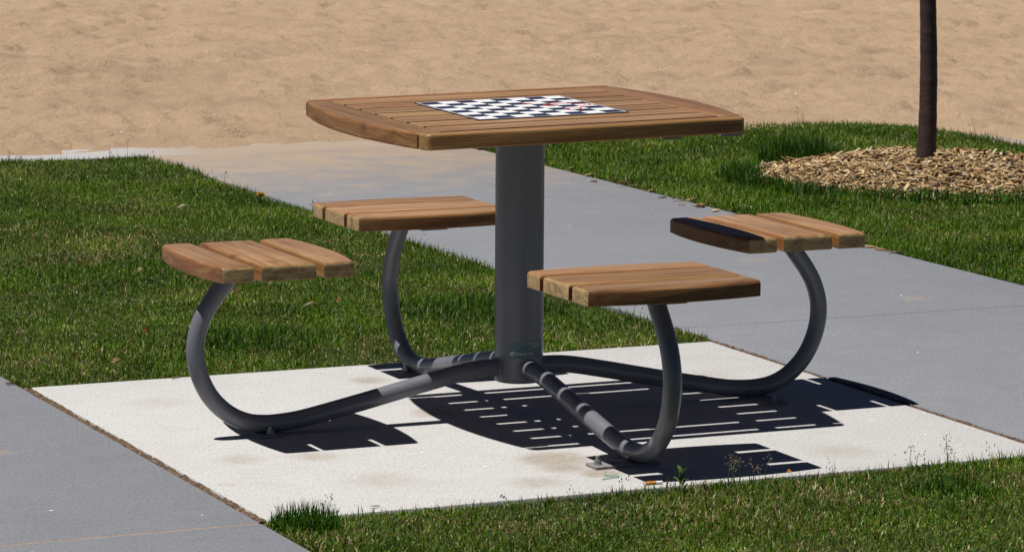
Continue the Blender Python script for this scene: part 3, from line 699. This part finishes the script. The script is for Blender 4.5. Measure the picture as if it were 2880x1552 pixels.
STEM = mat_simple('stalk_green', (0.10, 0.12, 0.045), 0.6); SEED = mat_simple('seed_head', (0.30, 0.24, 0.15), 0.8, var=.5, scale=300)
stalk_plant('tallest bushy seed stalks in front of the near seat shadow', .100, -.925, (.075, .085, .065, .07))
stalk_plant('pair of short seed stalks right of the tallest stalks before the seat shadow', .172, -.925, (.065, .072, .05))
stalk_plant('thin seed stalk against the bare pale pad at the right', .560, -.92, (.062, .045))
stalk_plant('rightmost tall seed stalk against the bare pale pad', .645, -.92, (.085, .06, .05))
stalk_plant('single seed stalk beside the dark tuft at the front left pad corner', -.872, -.93, (.065, .05))

# ------------------------------------------------------------------ small litter
def leaf(label, x, y, z, L, W, col, rz, tiltx=.3, cat='leaf', name='dry_leaf', grp='dry leaves and scraps on the lawns'):
    bm = bmesh.new(); k = 7; g = []
    for i in range(k):
        t = i / (k - 1); wdt = W * math.sin(math.pi * (0.06 + .88 * t)) * .5; u = (t - .5) * L; cz = L * .18 * math.sin(t * 3.1)
        g.append([bm.verts.new((u, s * wdt, cz + abs(s) * wdt * .35)) for s in (-1, 0, 1)])
    for a, b in zip(g, g[1:]):
        for j in (0, 1): bm.faces.new((a[j], b[j], b[j + 1], a[j + 1]))
    r = bmesh.ops.solidify(bm, geom=list(bm.faces), thickness=.0006)
    o = obj(name, fin(bm, name, 60), mat_simple(name + '_mat', col, .7, var=.5, scale=120), None, (x, y, z), (tiltx, random.gauss(0, .15), rz)); tag(o, label, cat, grp)
leaf('curled tan dead leaf lying on the lawn near the pad corner at left', -.70, .99, .022, .042, .018, (.36, .21, .10), .5)
leaf('pale curled leaf in the lawn at the left picture edge', -.80, 1.53, .026, .03, .014, (.52, .46, .36), 2.0)
leaf('orange brown leaf scrap in the lawn left of the post', .22, 1.76, .026, .024, .014, (.42, .12, .03), 1.1)
leaf('pale straw leaf in the lawn behind the left seat', .11, 1.70, .024, .05, .008, (.48, .40, .26), .2)
leaf('pale twisted leaf in the upper part of the left lawn', .50, 3.96, .028, .045, .012, (.55, .47, .34), .1)
leaf('light tan leaf in the middle of the left lawn', -.12, 2.55, .026, .035, .014, (.48, .36, .20), .9)
leaf('small red scrap in the lawn below the left seat', -.48, 1.42, .026, .018, .012, (.35, .03, .015), .4, cat='scrap')
leaf('orange leaf scrap at the front edge of the pale pad', .245, -.925, .014, .016, .012, (.55, .19, .03), .3)
leaf('long tan leaf on the lawn in front of the pad at right', .60, -1.32, .022, .03, .010, (.40, .26, .13), 2.4)

# dandelion
D = empty('dandelion', (.885, 4.23, -.015)); tag(D, 'yellow dandelion flower in the lawn near the far grey path', 'flower')
YEL = mat_simple('dandelion_petal', (0.55, 0.32, 0.03), .6, var=.5, scale=300)
bm = bmesh.new(); tube(bm, [(0, 0, 0), (.002, 0, .018), (.003, 0, .034)], .0018, 6); obj('stem', fin(bm, 'stem'), STEM, D)
bm = bmesh.new()
for k in range(46):
    a = k * 2.4; e = .15 + .9 * (k / 46); L = .019
    d = Vector((math.cos(a) * math.cos(e), math.sin(a) * math.cos(e), math.sin(e))); s = Vector((-math.sin(a), math.cos(a), 0)) * .003; p = Vector((.003, 0, .034))
    bm.faces.new([bm.verts.new(q) for q in (p - s * .4, p + s * .4, p + d * L + s, p + d * L - s)])
obj('flower_head', fin(bm, 'petals'), YEL, D)

# cigarette end at the front pad edge
Cg = empty('cigarette_end', (-.072, -.873, .0042), (0, 0, -.05)); tag(Cg, 'cigarette end with orange filter at the front edge of the pad', 'cigarette')
bm = bmesh.new(); tube(bm, [(-.014, 0, 0), (.010, 0, 0)], .0040, 12); obj('filter', fin(bm, 'filter', 40), mat_simple('filter', (.60, .25, .05), .7, var=.3, scale=300), Cg)
bm = bmesh.new(); tube(bm, [(.0101, 0, 0), (.026, .001, -.0003)], [.0039, .0034], 12); obj('paper', fin(bm, 'paper', 40), mat_simple('paper', (.78, .77, .74), .8, var=.1), Cg)
# green string
bm = bmesh.new(); tube(bm, [tuple(p) for p in catmull([(-.150, -.786, .0022), (-.122, -.780, .003), (-.104, -.772, .0022), (-.103, -.763, .003), (-.118, -.755, .0025), (-.124, -.742, .004), (-.118, -.735, .008)], 5)], .0014, 6)
tag(obj('string', fin(bm, 'string', 60), mat_simple('string', (.24, .45, .36), .7)), 'thin pale green string lying on the pad before the near foot', 'string')
# leafy weed
W_ = empty('weed', (-.030, -.935, -.015)); tag(W_, 'small bright green leafy weed beside the cigarette end', 'plant')
WL = mat_simple('weed_leaf', (.10, .19, .02), .5)
for k in range(7):
    a = k * 2.4; L = random.uniform(.015, .024); bm = bmesh.new(); g = []
    for i in range(5):
        t = i / 4; wd = .011 * math.sin(math.pi * (.08 + .85 * t)); g.append([bm.verts.new((t * L, s * wd * .5, .012 * math.sin(t * 2))) for s in (-1, 1)])
    for p, q in zip(g, g[1:]): bm.faces.new((p[0], q[0], q[1], p[1]))
    obj('leaf', fin(bm, 'leaf', 60), WL, W_, (0, 0, .018 + .004 * k), (0, random.uniform(-.9, -.3), a))

# stray chips on path and pad: every one its own thing
def stray(label, x, y, rz, me=None, z=.0045, s=1.0):
    o = obj('wood_chip', me or random.choice(chip_meshes), None, None, (x, y, z), (random.gauss(0, .05), random.gauss(0, .05), rz)); o.scale = (s, s, s)
    tag(o, label, 'wood chip', 'stray wood chips on the paving')
G1 = 'stray wood chip lying on the grey path edge beside the right lawn'
ORD = ['nearest', 'second', 'third', 'fourth', 'fifth', 'sixth', 'seventh', 'eighth', 'ninth', 'tenth', 'eleventh', 'twelfth', 'thirteenth', 'fourteenth', 'fifteenth', 'sixteenth', 'seventeenth', 'eighteenth']
cy_ = sorted([random.uniform(3.45, 3.80) for _ in range(10)] + [random.uniform(3.95, 4.35) for _ in range(6)] + [4.5, 4.7])
for k, y in enumerate(cy_):
    o = obj('wood_chip', random.choice(chip_meshes), None, None, (random.gauss(2.312, .026), y, .004 + .004 * (k % 3)), (random.gauss(0, .08), random.gauss(0, .08), random.gauss(.3, .5)))
    tag(o, 'pale chip in the row along the far path edge, %s from the right seat' % ORD[k], 'wood chip', 'stray wood chips along the lawn edge')
stray('lone dark wood chip on the path left of the right seat top', 2.285, 3.37, .3)
stray('lone pale wood chip on the path just above the right seat', 2.30, 3.24, .5)
stray('whitish wood chip on the path edge right of the right seat', 2.318, 2.335, -.4, s=1.2)
stray('grey wood chip at the path edge, second from the right seat', 2.318, 2.26, -.9, s=1.2)
stray('brown wood chip at the path edge, third from the right seat', 2.33, 2.19, -.2)
stray('orange brown wood chip touching the grass just right of the right seat', 2.345, 2.42, .1, z=.008)
stray('tan wood chip on the path corner at the left end of the joint', -1.015, .885, -.2, s=.8)
stray('small chip standing by the front left pad corner tuft', -.92, -.80, .6, s=.45)
stray('small tan chip on the front pad edge left of centre', -.725, -.868, .2, s=.45)
stray('thin chip on the back pad edge left of the left seat arm', -.60, .815, .1, s=.7)
print('objects', len(sc.objects))
